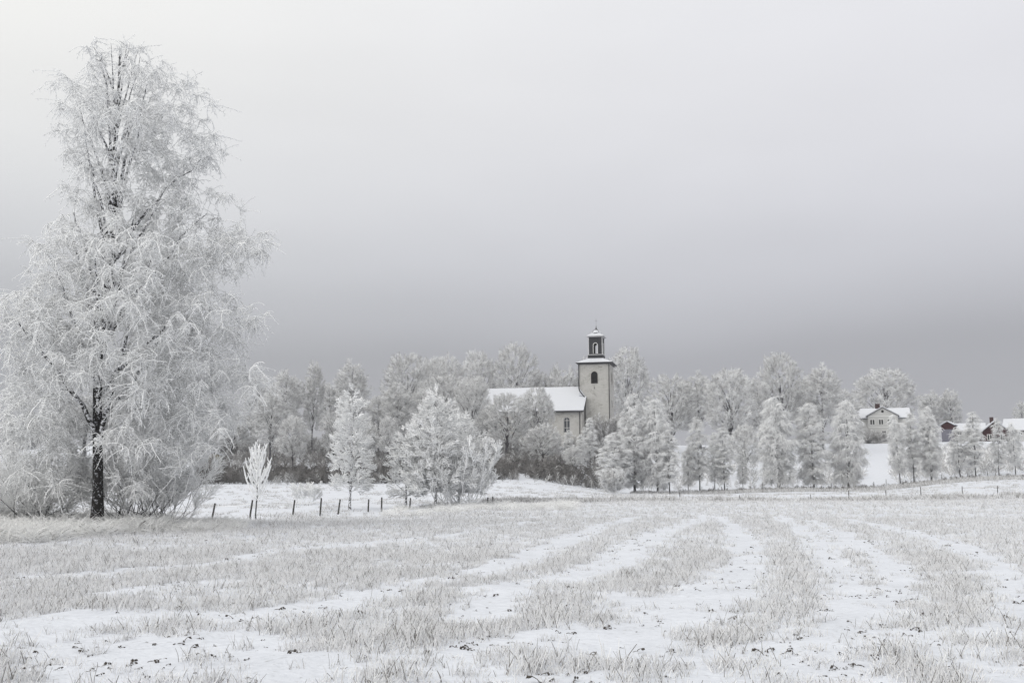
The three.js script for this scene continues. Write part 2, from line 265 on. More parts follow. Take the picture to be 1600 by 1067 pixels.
// a gabled block: ridge along local z; gable wall towards +z
function gabled(parent, w, depth, wallH, rise, mat, over = 0.4, names = ['wall', 'roof']) {
  const wl = prism([[-w / 2, -1.5], [w / 2, -1.5], [w / 2, wallH], [0, wallH + rise], [-w / 2, wallH]], depth); mesh(names[0], wl, mat, parent);
  const ang = Math.atan2(rise, w / 2), sl = Math.hypot(rise, w / 2) + over;
  for (const s of [-1, 1]) {
    const b = box(sl, 0.1, depth + over * 2, sl / 2, 0.07, 0); b.rotateZ(-ang); if (s < 0) b.scale(-1, 1, 1), b.index.array.reverse(); b.translate(0, wallH + rise, 0); mesh('roof_edge', b, darkTrim, parent);
    const n = box(sl - 0.06, 0.22, depth + over * 2 - 0.1, sl / 2 - 0.01, 0.235, 0); n.rotateZ(-ang); if (s < 0) n.scale(-1, 1, 1), n.index.array.reverse(); n.translate(0, wallH + rise, 0); mesh(names[1], n, roofSnow, parent);
  }
}
function house(name, px, d, turn, fill, label, category = 'house', group_) {
  const g = group(name), o = at(px, 690, d), y = land(o.x, -d); g.position.set(o.x, y, -d); g.rotation.y = turn - Math.atan2(o.x, d);
  fill(g, d / F, py => at(px, py, d).y - y); tag(g, label, category, group_);
}
house('white_house', 1380, 236, 0.06, (g, s, Y) => {
  const w = 6.9, eaveH = Y(651.5), rise = Y(639) - eaveH, front = group('front_gable'); g.add(front); front.position.z = 3.2; gabled(front, w, 4, eaveH, rise, creamWall, 0.35);
  for (const x of [-2.15, -0.15, 1.85]) windowPart(g, x - 0.3, Y(661), 5.22, 0.95, 1.15);
  windowPart(g, 0.1, Y(679), 5.22, 0.8, 1.4); windowPart(g, -2.4, Y(679), 5.22, 0.8, 1.4);
  mesh('attic_window', new THREE.CylinderGeometry(0.32, 0.32, 0.1, 8).rotateX(Math.PI / 2).translate(0.0, Y(644.8), 5.24), louvre, g);
  mesh('band', mergeGeometries([box(w, 0.18, 0.08, 0, Y(652), 5.24), box(w, 0.16, 0.08, 0, Y(669), 5.24)]), trimWhite, g);
  const body = group('main_body'); g.add(body); body.rotation.y = Math.PI / 2; gabled(body, 8, 12.5, eaveH - 0.5, Y(639.6) - eaveH + 0.5, creamWall, 0.4);
  const ch = mesh('chimney', box(1.1, 1.8, 0.8, -0.8, Y(636.5), 0), brick, g);
}, 'cream white house with front gable and snowy roof below a broad tree');
house('red_shed', 1485, 228, -0.16, (g, s, Y) => {
  gabled(g, 2.75, 4, Y(665.2), Y(660) - Y(665.2), redWall, 0.2);
  mesh('lower_front', box(2.77, Y(671), 0.1, 0, Y(671) / 2 - 0.05, 2.06), greyWall, g);
}, 'small dark red gabled shed with grey lower front', 'shed');
house('low_white_house', 1512, 240, 0, (g, s, Y) => {
  const b = group('body'); g.add(b); b.rotation.y = Math.PI / 2; gabled(b, 6, 8.5, Y(674), Y(663) - Y(674), whiteWall, 0.3);
  for (const x of [-1.6, 0, 1.5]) windowPart(g, x, Y(677.5), 3.03, 0.8, 0.7);
}, 'low white house with snowy roof just right of the small red shed');
house('red_house', 1555, 232, 0.1, (g, s, Y) => {
  gabled(g, 6, 8, Y(676), Y(660) - Y(676), redWall, 0.45); mesh('chimney', box(0.8, 1.9, 0.8, -0.4, Y(658), 0.5), brick, g);
  windowPart(g, -1.4, Y(684), 4.03, 0.9, 1.2); windowPart(g, 1.4, Y(684), 4.03, 0.9, 1.2); windowPart(g, 0, Y(670), 4.03, 0.8, 1.0);
}, 'red gabled house with brick chimney half hidden behind a frosted birch');
house('long_red_barn', 1606, 238, 0, (g, s, Y) => {
  const b = group('body'); g.add(b); b.rotation.y = Math.PI / 2 - 0.22; gabled(b, 6.5, 9.5, Y(673), Y(655) - Y(673), redWall, 0.3);
  mesh('pale_front', box(9.3, 3.2, 0.06, 0, Y(673) - 2.1, 3.31), whiteWall, b).rotation.y = -Math.PI / 2;
  for (const z of [-3.2, -1.9, -0.6, 0.7]) windowPart(b, -3.36, Y(677), z, 0.7, 0.9, -Math.PI / 2, 2);
}, 'long house with dark red gable end and broad snowy roof at the right edge', 'house');
house('yellow_hut', 333, 150, 0.1, (g, s, Y) => {
  gabled(g, 2.4, 2.4, 1.3, 0.5, yellowWall, 0.2); windowPart(g, 0, 0.8, 1.23, 0.5, 0.5);
}, 'tiny ochre yellow hut at the wood edge just right of the big birch', 'hut');

// ---------------------------------------------------------------- units of frosted twigs
const tone = (rng, lo, hi) => { const k = lerp(lo, hi, rng()); return [k, k, k]; };
function fanUnit(seed, { n = 10, sub = 4, r = 0.016, spread = 0.75, lift = 0.35, subLen = 0.38, thick = 1, low = 0.96, subR = 0.8, bare = 0 } = {}) { // a branch about 1 m long, growing along +y
  const rng = rngOf(seed), t = new Tubes(); t.color = tone(rng, low, 1);
  const stem = curve(V(0, 0, 0), V(0, 1, 0), 1, V((rng() - .5) * .4, 0, (rng() - .5) * .4), 4, rng, 0.14); t.tube(stem, taper(5, r * 1.5, r * 0.7));
  for (let k = 0; k < n; k++) {
    const f = 0.12 + 0.88 * k / n, i = Math.min(3, Math.floor(f * 4)), p = stem[i].clone().lerp(stem[i + 1], f * 4 - i), d = stem[i + 1].clone().sub(stem[i]).normalize();
    const sd = around(d, spread * lerp(0.75, 1.25, rng()), k * 2.4 + rng()), len = lerp(0.62, 0.26, f) * lerp(0.7, 1.25, rng());
    t.color = (k * 0.618) % 1 < bare ? [0.46, 0.452, 0.448] : tone(rng, low, 1.0);
    const tw = curve(p, sd, len, V(0, lift, 0), 3, rng, 0.2); t.tube(tw, taper(4, r * thick, r * 0.6 * thick));
    for (let q = 0; q < sub; q++) {
      const g = 0.25 + 0.75 * q / sub, j = Math.min(2, Math.floor(g * 3)), pp = tw[j].clone().lerp(tw[j + 1], g * 3 - j), dd = around(tw[j + 1].clone().sub(tw[j]).normalize(), lerp(0.4, 0.95, rng()), rng() * 6.28);
      const e = curve(pp, dd, len * subLen * lerp(0.6, 1.4, rng()), V(0, lift * 0.7, 0), 1, rng); t.tube(e, [r * subR * thick, r * subR * 0.6 * thick]);
    }
  }
  return t.build();
}
function weepUnit(seed, { strands = 11, twigs = 5, r = 0.013, drop = 1, low = 0.96, reach = 0.9, wob = 0.6, bare = 0 } = {}) { // a branchlet that leaves along +x and hangs
  const rng = rngOf(seed), t = new Tubes(); t.color = tone(rng, low, 1);
  const stem = curve(V(0, 0, 0), V(1, 0.5, 0), reach, V(0, -1.1, 0), 5, rng, 0.25); t.tube(stem, taper(6, r * 1.6, r));
  for (let k = 0; k < strands; k++) {
    const f = (k + 0.6) / strands, i = Math.min(4, Math.floor(f * 5)), p = stem[i].clone().lerp(stem[i + 1], f * 5 - i), az = rng() * 6.28, L = drop * lerp(0.25, 0.95, Math.pow(rng(), 1.2));
    t.color = (k * 0.618 + 0.3) % 1 < bare ? [0.46, 0.452, 0.448] : tone(rng, low, 1);
    const s = curve(p, V(0.6 * Math.cos(az) + 0.35, 0.45 - 0.8 * rng(), 0.6 * Math.sin(az)), L, V(0, -1.6, 0), 4, rng, wob); t.tube(s, taper(5, r * 1.15, r * 0.7));
    for (let q = 0; q < twigs; q++) {
      const g = 0.15 + 0.85 * (q + rng() * 0.6) / twigs, j = Math.min(3, Math.floor(g * 4)), pp = s[j].clone().lerp(s[j + 1], Math.min(1, g * 4 - j)), a2 = rng() * 6.28;
      t.tube(curve(pp, V(Math.cos(a2), 0.3 - 1.3 * rng(), Math.sin(a2)), lerp(0.06, 0.24, rng()), V(0, -0.5, 0), 1, rng), [r * 0.95, r * 0.6]);
    }
  }
  return t.build();
}
const inst = (name, geometry, material, list, parent) => {
  const m = new THREE.InstancedMesh(geometry, material, list.length), c = new THREE.Color(); m.name = name;
  list.forEach(([mx, k], i) => { m.setMatrixAt(i, mx); m.setColorAt(i, c.setRGB(k, k, k)); }); m.castShadow = m.receiveShadow = true; m.userData.kind = 'stuff'; if (parent) parent.add(m); return m;
};
const Q = new THREE.Quaternion(), Q2 = new THREE.Quaternion();
const along = (p, dir, s, spin) => new THREE.Matrix4().compose(p, Q.setFromUnitVectors(UP, dir.clone().normalize()).multiply(Q2.setFromAxisAngle(UP, spin)), typeof s === 'number' ? V(s, s, s) : s);
const hung = (p, az, s, tilt = 0) => new THREE.Matrix4().compose(p, Q.setFromEuler(new THREE.Euler(tilt, -az, tilt * 0.7, 'YXZ')), V(s, s, s));

// a tree: trunk, limbs and boughs reaching into the crown's outline, twig units gathered in clumps along them
function makeTree(name, o) {
  const rng = rngOf(o.seed), g = group(name), Hh = o.H, tr = new Tubes(), lm = new Tubes(), br = new Tubes();
  const sw = [rng() * 9, rng() * 9];
  const axis = t => V((o.lean || 0) * t * Hh + (o.sway ?? 0.02) * Hh * noise(t * 3, sw[0]), t * Hh, (o.sway ?? 0.02) * Hh * noise(t * 3, sw[1]));
  const n = 14, top = o.trunkTop ?? 0.96, tp = Array.from({ length: n + 1 }, (_, k) => axis(k / n * top)); tp[0].y = -0.3;
  const tradius = t => Math.max(o.r0 * Math.pow(1 - t * 0.98, o.tp ?? 0.85), o.rTip ?? 0.015) * (1 + 0.5 * Math.exp(-t * 40));
  tr.tube(tp, tp.map((_, k) => tradius(k / n * top)), 8);
  const env = (az, t) => { const e = o.env(t, az); return e * (1 + (o.rough ?? 0.28) * noise(Math.cos(az) * 1.6 + sw[0], t * (o.roughT ?? 5), Math.sin(az) * 1.6 + sw[1])); };
  // limbs
  const nodes = [];
  for (let k = 2; k <= n; k++) if (k / n * top > o.base * 0.8) nodes.push({ p: tp[k], r: tradius(k / n * top), d: UP });
  for (let k = 0; k < o.limbs; k++) {
    const s = lerp(o.limbFrom ?? o.base, o.limbTo ?? 0.8, (k + rng() * 0.7) / o.limbs), az = k * 2.4 + rng() * 0.9, e = clamp(s + (o.rise ?? 0.22) * lerp(0.6, 1.3, rng()) * (1 - s * 0.5), 0, 0.97), R = env(az, e) * lerp(0.55, 0.85, rng());
    const a = axis(s), b = axis(e).add(V(Math.cos(az) * R, 0, Math.sin(az) * R)), m = a.clone().lerp(b, 0.5); m.y += (o.arc ?? 0.03) * Hh * lerp(0.5, 1.4, rng()); m.x += (rng() - .5) * R * .25; m.z += (rng() - .5) * R * .25;
    const pts = new THREE.QuadraticBezierCurve3(a, m, b).getPoints(9), r = Math.min(tradius(s) * 0.6, o.r0 * 0.5);
    pts.forEach((p, q) => { if (q && q < 9) p.add(V(rng() - .5, rng() - .5, rng() - .5).multiplyScalar(R * 0.07)); });
    lm.tube(pts, taper(10, r, r * 0.22), 6);
    pts.forEach((p, q) => { if (q > 2) nodes.push({ p, r: lerp(r, r * 0.22, q / 9), d: pts[Math.min(q + 1, 9)].clone().sub(pts[Math.max(0, q - 1)]).normalize() }); });
  }
  // boughs to the clumps, and the units on them
  const list = [], tmp = V(0, 0, 0);
  let envMax = 0; for (let t = 0; t <= 1; t += 0.02) envMax = Math.max(envMax, o.env(t, 0), o.env(t, Math.PI));
  for (let c = 0; c < o.clumps; c++) {
    let t, az, R; do { t = lerp(o.base, 1, rng()); az = rng() * 6.283; R = env(az, t); } while (rng() * envMax > R * (o.areaBias ? R / envMax : 1));
    
    const rho = R * (c % 9 === 0 ? Math.sqrt(rng()) * 0.6 : lerp(o.inner ?? 0.45, 1, Math.sqrt(rng()))), p = axis(t).add(V(Math.cos(az) * rho, 0, Math.sin(az) * rho)); if (o.skip && o.skip(p, t)) continue;
    let best = null, bd = 1e9; for (const nd of nodes) { const dy = nd.p.y - p.y, d2 = nd.p.distanceToSquared(p) + (dy > 0 ? dy * dy * (o.weep ? 1 : 5) : 0); if (d2 < bd) { bd = d2; best = nd; } }
    const L = Math.max(0.05, best.p.distanceTo(p)), mid = best.p.clone().lerp(p, 0.5); mid.y += L * (o.weep ? 0.22 : 0.02); mid.add(V(rng() - .5, rng() - .5, rng() - .5).multiplyScalar(L * 0.25));
    const pts = new THREE.QuadraticBezierCurve3(best.p, mid, p).getPoints(5), r = Math.min(best.r * 0.7, o.boughR ?? 0.05);
    br.tube(pts, taper(6, r, r * 0.35), 4); if (o.grow !== false) nodes.push({ p: pts[3], r: r * 0.75, d: UP }, { p: pts[5], r: r * 0.6, d: UP });
    const bend = p.clone().sub(pts[4]).normalize(), out = V(p.x - axis(t).x, 0, p.z - axis(t).z).normalize(), clumpTone = lerp(0.94, 1, rng());
    for (let q = 0; q < o.per; q++) {
      const f = 1 - Math.pow(rng(), 1.3) * (o.backfill ?? 0.7), i = Math.min(4, Math.floor(f * 5)), w = pts[i].clone().lerp(pts[i + 1], f * 5 - i), s = o.unitSize * lerp(0.65, 1.25, rng()) * (o.sizeAt ? o.sizeAt(t) : 1), kk = clumpTone * lerp(0.97, 1, rng());
      if (o.weep) list.push([hung(w, az + (rng() - .5) * 3.6, s, (rng() - .5) * (q % 3 ? 0.7 : 2)), kk]);
      else { tmp.copy(out).multiplyScalar(o.outward ?? 0.9).addScaledVector(bend, 0.6).addScaledVector(UP, o.upward ?? 0.7).add(V(rng() - .5, rng() - .5, rng() - .5).multiplyScalar(o.scatter ?? 1.1)); list.push([along(w, tmp, s, rng() * 6.28), kk]); }
    }
  }
  mesh('trunk', tr.build(), o.trunkBark ?? o.bark ?? farBark, g); mesh('limbs', lm.build(), o.limbBark ?? o.bark ?? farBark, g); mesh('branches', br.build(), o.mat, g).userData.kind = 'stuff';
  inst('crown', o.unit, o.mat, list, g);
  g.userData.size = [envMax, Hh]; return g;
}
const profile = pts => (t) => { let k = 0; while (k < pts.length - 2 && t > pts[k + 1][0]) k++; return lerp(pts[k][1], pts[k + 1][1], smoothstep(t, pts[k][0], pts[k + 1][0])); };
console.log('setting done');

// ---------------------------------------------------------------- the big birch on the left
{
  const D = 27.6, foot = at(150, 825, D), L = profile([[0.04, 1.8], [0.1, 2.7], [0.2, 2.95], [0.29, 2.95], [0.46, 2.85], [0.55, 2.4], [0.65, 1.75], [0.75, 1.6], [0.82, 2.2], [0.9, 2.1], [0.96, 1.2], [1, 0.25]]), R = profile([[0.04, 1.6], [0.1, 3.2], [0.2, 4.3], [0.29, 5.3], [0.38, 4.7], [0.5, 4.3], [0.57, 4.4], [0.62, 3.1], [0.68, 3.0], [0.8, 3.2], [0.9, 2.2], [0.96, 1.2], [1, 0.25]]);
  const top = at(172, 50, D).y - foot.y;
  const g = makeTree('birch_tree', { seed: 11, H: top, lean: -0.022, sway: 0.05, r0: 0.165, tp: 0.75, base: 0.06, limbFrom: 0.15, limbTo: 0.9, limbs: 38, rise: 0.34, arc: 0.03, clumps: 2100, per: 1, boughR: 0.02, limbBark, weep: true, rough: 0.45, roughT: 11, inner: 0.15, backfill: 0.5, unit: weepUnit(5, { strands: 10, twigs: 6, r: 0.021, drop: 1.7, reach: 0.5, wob: 0.32 }), unitSize: 0.5, areaBias: true, skip: (p, t) => t < 0.27 && Math.abs(p.x - 0.05) < 0.6 && p.z > -0.7, mat: rime, bark,
    env: (t, az) => { const c = Math.cos(az); return (c > 0 ? lerp((L(t) + R(t)) / 2, R(t), c) : lerp((L(t) + R(t)) / 2, L(t), -c)) * (1 - 0.4 * Math.abs(Math.sin(az))); } });
  g.position.set(foot.x, land(foot.x, -D), -D); tag(g, 'tall weeping birch thick with hoar frost at the left of the field', 'tree');
}
// shrubs of many stems
function makeShrub(name, o) {
  const rng = rngOf(o.seed), g = group(name), st = new Tubes(), list = [];
  for (let k = 0; k < o.stems; k++) {
    const az = rng() * 6.283, tilt = o.open * Math.sqrt(rng()), len = o.h * lerp(0.55, 1.05, rng()) / Math.max(0.45, Math.cos(tilt * 0.8)), p0 = V((rng() - .5) * o.w * 0.5, -0.1, (rng() - .5) * o.w * 0.5);
    const pts = curve(p0, V(Math.sin(tilt) * Math.cos(az) * o.w / o.h, Math.cos(tilt), Math.sin(tilt) * Math.sin(az) * o.w / o.h), len, V(0, o.bend ?? -0.15, 0), 7, rng, 0.28);
    const far = Math.hypot(pts[7].x, pts[7].z) / (o.w * 0.55); if (far > 1) pts.forEach((p, q) => { if (q) { p.x /= lerp(1, far, q / 7); p.z /= lerp(1, far, q / 7); } });
    st.tube(pts, taper(8, o.r * lerp(0.6, 1.2, rng()), o.r * 0.3), 4);
    for (let q = 0; q < o.per; q++) { const f = lerp(o.from ?? 0.3, 1, Math.pow(rng(), 0.8)), i = Math.min(6, Math.floor(f * 7)), p = pts[i].clone().lerp(pts[i + 1], f * 7 - i), d = pts[i + 1].clone().sub(pts[i]).normalize().add(V(rng() - .5, rng() * 0.3 - .05, rng() - .5).multiplyScalar(o.scatter ?? 1.3)); list.push([along(p, d, o.unitSize * lerp(0.6, 1.25, rng()), rng() * 6.28), lerp(0.94, 1, rng())]); }
  }
  mesh('stems', st.build(), o.bark ?? o.mat, g); inst('twigs', o.unit, o.mat, list, g); return g;
}
const put = (g, px, d, dx = 0) => { const o = at(px, 760, d); g.position.set(o.x + dx, land(o.x + dx, -d) - 0.03, -d); return g; };
const fine = fanUnit(21, { n: 10, sub: 4, r: 0.011, spread: 0.6 }), chunky = fanUnit(22, { n: 8, sub: 4, r: 0.05, spread: 0.72, lift: 0.45, low: 0.98, subLen: 0.5, subR: 0.6 }), soft = fanUnit(23, { n: 14, sub: 5, r: 0.016, spread: 0.72, lift: 0.35, bare: 0.2 }), softB = fanUnit(24, { n: 14, sub: 5, r: 0.015, spread: 0.8, lift: 0.15, bare: 0.2 }), scrubby = fanUnit(25, { n: 13, sub: 5, r: 0.016, spread: 0.8, lift: 0.25, bare: 0.75 });
const shrubs = [
  ['bare_shrub', { seed: 31, h: 3.0, w: 3.6, open: 0.95, stems: 70, per: 7, r: 0.014, unit: fine, unitSize: 0.6, mat: rime, bark: farBark, bend: 0.15 }, 232, 29.6, 'grey many stemmed shrub spreading right of the big birch trunk', 'shrub'],
  ['bare_shrub', { seed: 32, h: 2.6, w: 3.4, open: 1.0, stems: 50, per: 7, r: 0.013, unit: fine, unitSize: 0.6, mat: rime, bark: farBark, bend: 0.15 }, 66, 29.4, 'grey twiggy shrub spreading left of the big birch trunk', 'shrub'],
  ['bare_shrub', { seed: 33, h: 1.9, w: 2.6, open: 1.0, stems: 30, per: 11, r: 0.015, unit: fine, unitSize: 0.5, mat: rime }, 15, 30, 'pale shrub at the left picture edge below the big birch', 'shrub'],
  ['frosted_bush', { seed: 34, h: 1.7, w: 1.7, open: 0.85, stems: 22, per: 6, r: 0.016, unit: chunky, unitSize: 0.42, mat: rime, from: 0.4 }, 480, 66, 'small white bush on the snow between the sapling and the spiky young tree', 'bush'],
  ['frosted_bush', { seed: 35, h: 2.3, w: 1.9, open: 0.8, stems: 40, per: 10, r: 0.02, unit: soft, unitSize: 0.6, mat: rime, from: 0.2 }, 958, 98, 'low pale bush in front of the large birch clump', 'bush'],
  ['frosted_bush', { seed: 57, h: 4.3, w: 4.6, open: 0.85, stems: 60, per: 5, r: 0.022, bend: 0.1, unit: chunky, unitSize: 0.65, mat: rime, from: 0.3 }, 712, 57, 'wide white bush with spreading stems at the right of the frosted thicket', 'bush'],
  ['dark_bush', { seed: 37, h: 7, w: 6, open: 0.8, stems: 80, per: 9, r: 0.05, unit: scrubby, unitSize: 1.3, mat: rime, from: 0.3 }, 950, 190, 'dense dark grey bush at the foot of the church tower', 'bush'],
  ['garden_bush', { seed: 39, h: 3, w: 5.5, open: 1.0, stems: 60, per: 9, r: 0.03, unit: scrubby, unitSize: 1.0, mat: rime, from: 0.2 }, 1368, 226, 'rounded grey garden bush in front of the cream white house', 'bush'],
];
for (const [name, o, px, d, label, cat] of shrubs) tag(put(makeShrub(name, o), px, d), label, cat);

// young trees in front of the wood
const spire = w => profile([[0.12, w * 0.75], [0.2, w], [0.5, w * 0.95], [0.7, w * 0.82], [0.85, w * 0.5], [0.94, w * 0.26], [1, 0.05]]);
function young(seed, Hh, w, o = {}) { return makeTree('young_tree', { seed, H: Hh, sway: 0.015, r0: 0.075, base: 0.14, limbs: 18, limbTo: 0.9, rise: 0.12, arc: 0.0, clumps: 290, per: 1, boughR: 0.02, limbBark, trunkBark: limbBark, unit: chunky, unitSize: 0.55, mat: rime, bark, env: spire(w), inner: 0.15, upward: 0.45, outward: 1, scatter: 0.9, rough: 0.35, roughT: 8, rTip: 0.012, ...o }); }
{ const d = 56; const hOf = (px, top) => { const b = at(px, 700, d); return at(px, top, d).y - land(b.x, -d); };
  tag(put(young(41, hOf(548, 603), 0.98), 548, d), 'slim spiky white young tree standing alone behind the fence', 'tree');
  tag(put(young(42, hOf(678, 616), 1.75, { clumps: 620, limbs: 22 }), 682, d), 'tallest white tree in the frosted thicket', 'tree');
  tag(put(young(43, hOf(634, 663), 1.0, { clumps: 200 }), 634, d + 1), 'shorter thin stemmed white tree at the left of the frosted thicket', 'tree');
  tag(put(young(44, hOf(722, 648), 1.7, { clumps: 480 }), 718, d + 3), 'bushy white tree at the back right of the frosted thicket', 'tree');
}
{ // the sapling: a bundle of upright rimed shoots on a thin stem
  const g = group('sapling'), rng = rngOf(51), st = new Tubes(), sh = new Tubes(), d = 38, b = at(401, 760, d), y0 = land(b.x, -d), Hs = at(401, 683, d).y - y0, axis = [];
  for (let k = 0; k <= 8; k++) axis.push(V(0.05 * noise(k * .5, 2), k / 8 * Hs * 0.9 - (k ? 0 : 0.1), 0.05 * noise(k * .5, 8)));
  st.tube(axis.slice(0, 5), taper(5, 0.03, 0.022), 6); sh.tube(axis.slice(4), [0.03, 0.032, 0.03, 0.028, 0.018], 5);
  for (let k = 0; k < 26; k++) {
    const f = lerp(0.3, 0.85, k / 26), i = Math.min(7, Math.floor(f * 8)), p = axis[i].clone().lerp(axis[i + 1], f * 8 - i), az = k * 2.4 + rng(), s = curve(p, V(Math.cos(az), 0.75, Math.sin(az)), Hs * lerp(0.42, 0.2, f) * lerp(0.7, 1.2, rng()), V(0, 1.6, 0), 5, rng, 0.22);
    sh.color = tone(rng, 0.9, 1); sh.tube(s, [0.026, 0.033, 0.034, 0.032, 0.029, 0.017], 5);
    for (let q = 0; q < 7; q++) { const j = 1 + Math.floor(rng() * 4), a = rng() * 6.28; sh.tube(curve(s[j], V(Math.cos(a), 0.8 + rng(), Math.sin(a)), lerp(0.08, 0.3, rng()), V(0, 1, 0), 2, rng, 0.2), [0.022, 0.022, 0.013], 4); }
  }
  mesh('stem', st.build(), bark, g); mesh('shoots', sh.build(), rime, g); g.position.set(b.x, y0, -d); tag(g, 'slender white sapling with upright shoots beside a fence post', 'sapling');
}
console.log('near trees done');

// ---------------------------------------------------------------- kinds of middle and far trees; each tree of the list is a copy of one of them, fitted to its own height and width
const weepFar = weepUnit(61, { strands: 10, twigs: 6, r: 0.0175, drop: 1.5, reach: 0.4, wob: 0.35, bare: 0.12 }), weepFarB = weepUnit(62, { strands: 11, twigs: 6, r: 0.0165, drop: 1.4, reach: 0.35, wob: 0.35, bare: 0.12 });
const ovoid = w => profile([[0.06, w * 0.4], [0.16, w * 0.8], [0.4, w], [0.62, w * 0.95], [0.8, w * 0.74], [0.92, w * 0.42], [1, w * 0.1]]);
const domeP = (w, b = 0.25) => profile([[b, w * 0.45], [b + 0.15, w * 0.85], [0.6, w], [0.8, w * 0.86], [0.93, w * 0.5], [1, w * 0.1]]);
const kinds = {
  birch: [71, 72, 73, 74].map((s, k) => makeTree('birch_tree', { seed: s, H: 12, sway: 0.02, r0: 0.17, base: 0.07, limbs: 22, limbTo: 0.9, rise: 0.24, arc: 0.01, clumps: 380, per: 2, boughR: 0.025, backfill: 0.9, limbBark, weep: true, unit: k % 2 ? weepFar : weepFarB, unitSize: 0.85, mat: rime, env: ovoid(2.5), rough: 0.3, roughT: 7, inner: 0.15 })),
  slim: [75, 76, 77, 78, 79].map((s, k) => makeTree('birch_tree', { seed: s, H: 12, sway: 0.02, r0: 0.11, base: 0.18, limbs: 18, limbTo: 0.92, rise: 0.2, arc: 0.01, clumps: 200, per: 2, boughR: 0.02, backfill: 0.9, weep: true, unit: k % 2 ? weepFar : weepFarB, unitSize: 0.75, mat: rime, env: profile([[0.18, 0.9], [0.36, 1.65], [0.6, 1.6], [0.8, 1.2], [0.92, 0.62], [1, 0.1]]), rough: 0.35, roughT: 7, inner: 0.15 })),
  dome: [81, 82, 83, 84].map((s, k) => makeTree('frosted_tree', { seed: s, H: 16, sway: 0.03, r0: 0.36, trunkTop: 0.8, base: 0.25, limbFrom: 0.16, limbTo: 0.62, limbs: 16, rise: 0.38, arc: 0.03, clumps: 330, per: 2, boughR: 0.05, backfill: 0.6, unit: k % 2 ? soft : softB, unitSize: 1.55, mat: rime, env: domeP(5.6), rough: 0.34, roughT: 5, inner: 0.5, upward: 0.55, scatter: 0.8 })),
  tall: [85, 86, 87].map((s, k) => makeTree('frosted_tree', { seed: s, H: 16, sway: 0.02, r0: 0.24, trunkTop: 0.92, base: 0.3, limbFrom: 0.24, limbTo: 0.85, limbs: 20, rise: 0.22, arc: 0.01, clumps: 250, per: 2, boughR: 0.04, backfill: 0.6, unit: k % 2 ? soft : softB, unitSize: 1.3, mat: rime, env: profile([[0.26, 1.1], [0.4, 2.3], [0.6, 2.9], [0.8, 2.5], [0.93, 1.4], [1, 0.2]]), rough: 0.45, roughT: 8, inner: 0.35, upward: 0.5 })),
  low: [88, 89].map((s, k) => makeTree('small_tree', { seed: s, H: 7, sway: 0.05, r0: 0.16, trunkTop: 0.75, base: 0.3, limbFrom: 0.22, limbTo: 0.7, limbs: 14, rise: 0.35, arc: 0.03, clumps: 210, per: 2, boughR: 0.035, backfill: 0.6, unit: k % 2 ? soft : softB, unitSize: 0.95, mat: rime, env: domeP(2.9, 0.28), rough: 0.4, roughT: 5, inner: 0.4, upward: 0.5 })),
};
console.log('kinds done');
const used = {};
function plant(kind, px, d, top, width, label, grp, lean = 0) { // width and top as seen in the photograph
  const list = kinds[kind], k = used[kind] = (used[kind] ?? -1) + 1, src = list[k % list.length], g = src.clone(), o = at(px, 740, d), y = land(o.x, -d), h = at(px, top, d).y - y, w = width / 2 * d / F;
  g.name = src.name; const [R0, H0] = src.userData.size, r = rngOf(k * 77 + px | 0);
  const u = w / (R0 * 1.25); g.position.set(o.x, y - 0.05, -d); g.scale.set(u, h / (H0 * 1.01), u); g.rotation.set((r() - .5) * 0.05, r() * 6.283, lean + (r() - .5) * 0.06);
  tag(g, label, 'tree', grp);
}
const rowG = 'birches in a row along the far field edge', woodG = 'frosted trees of the wood', clumpG = 'birches of the large clump';
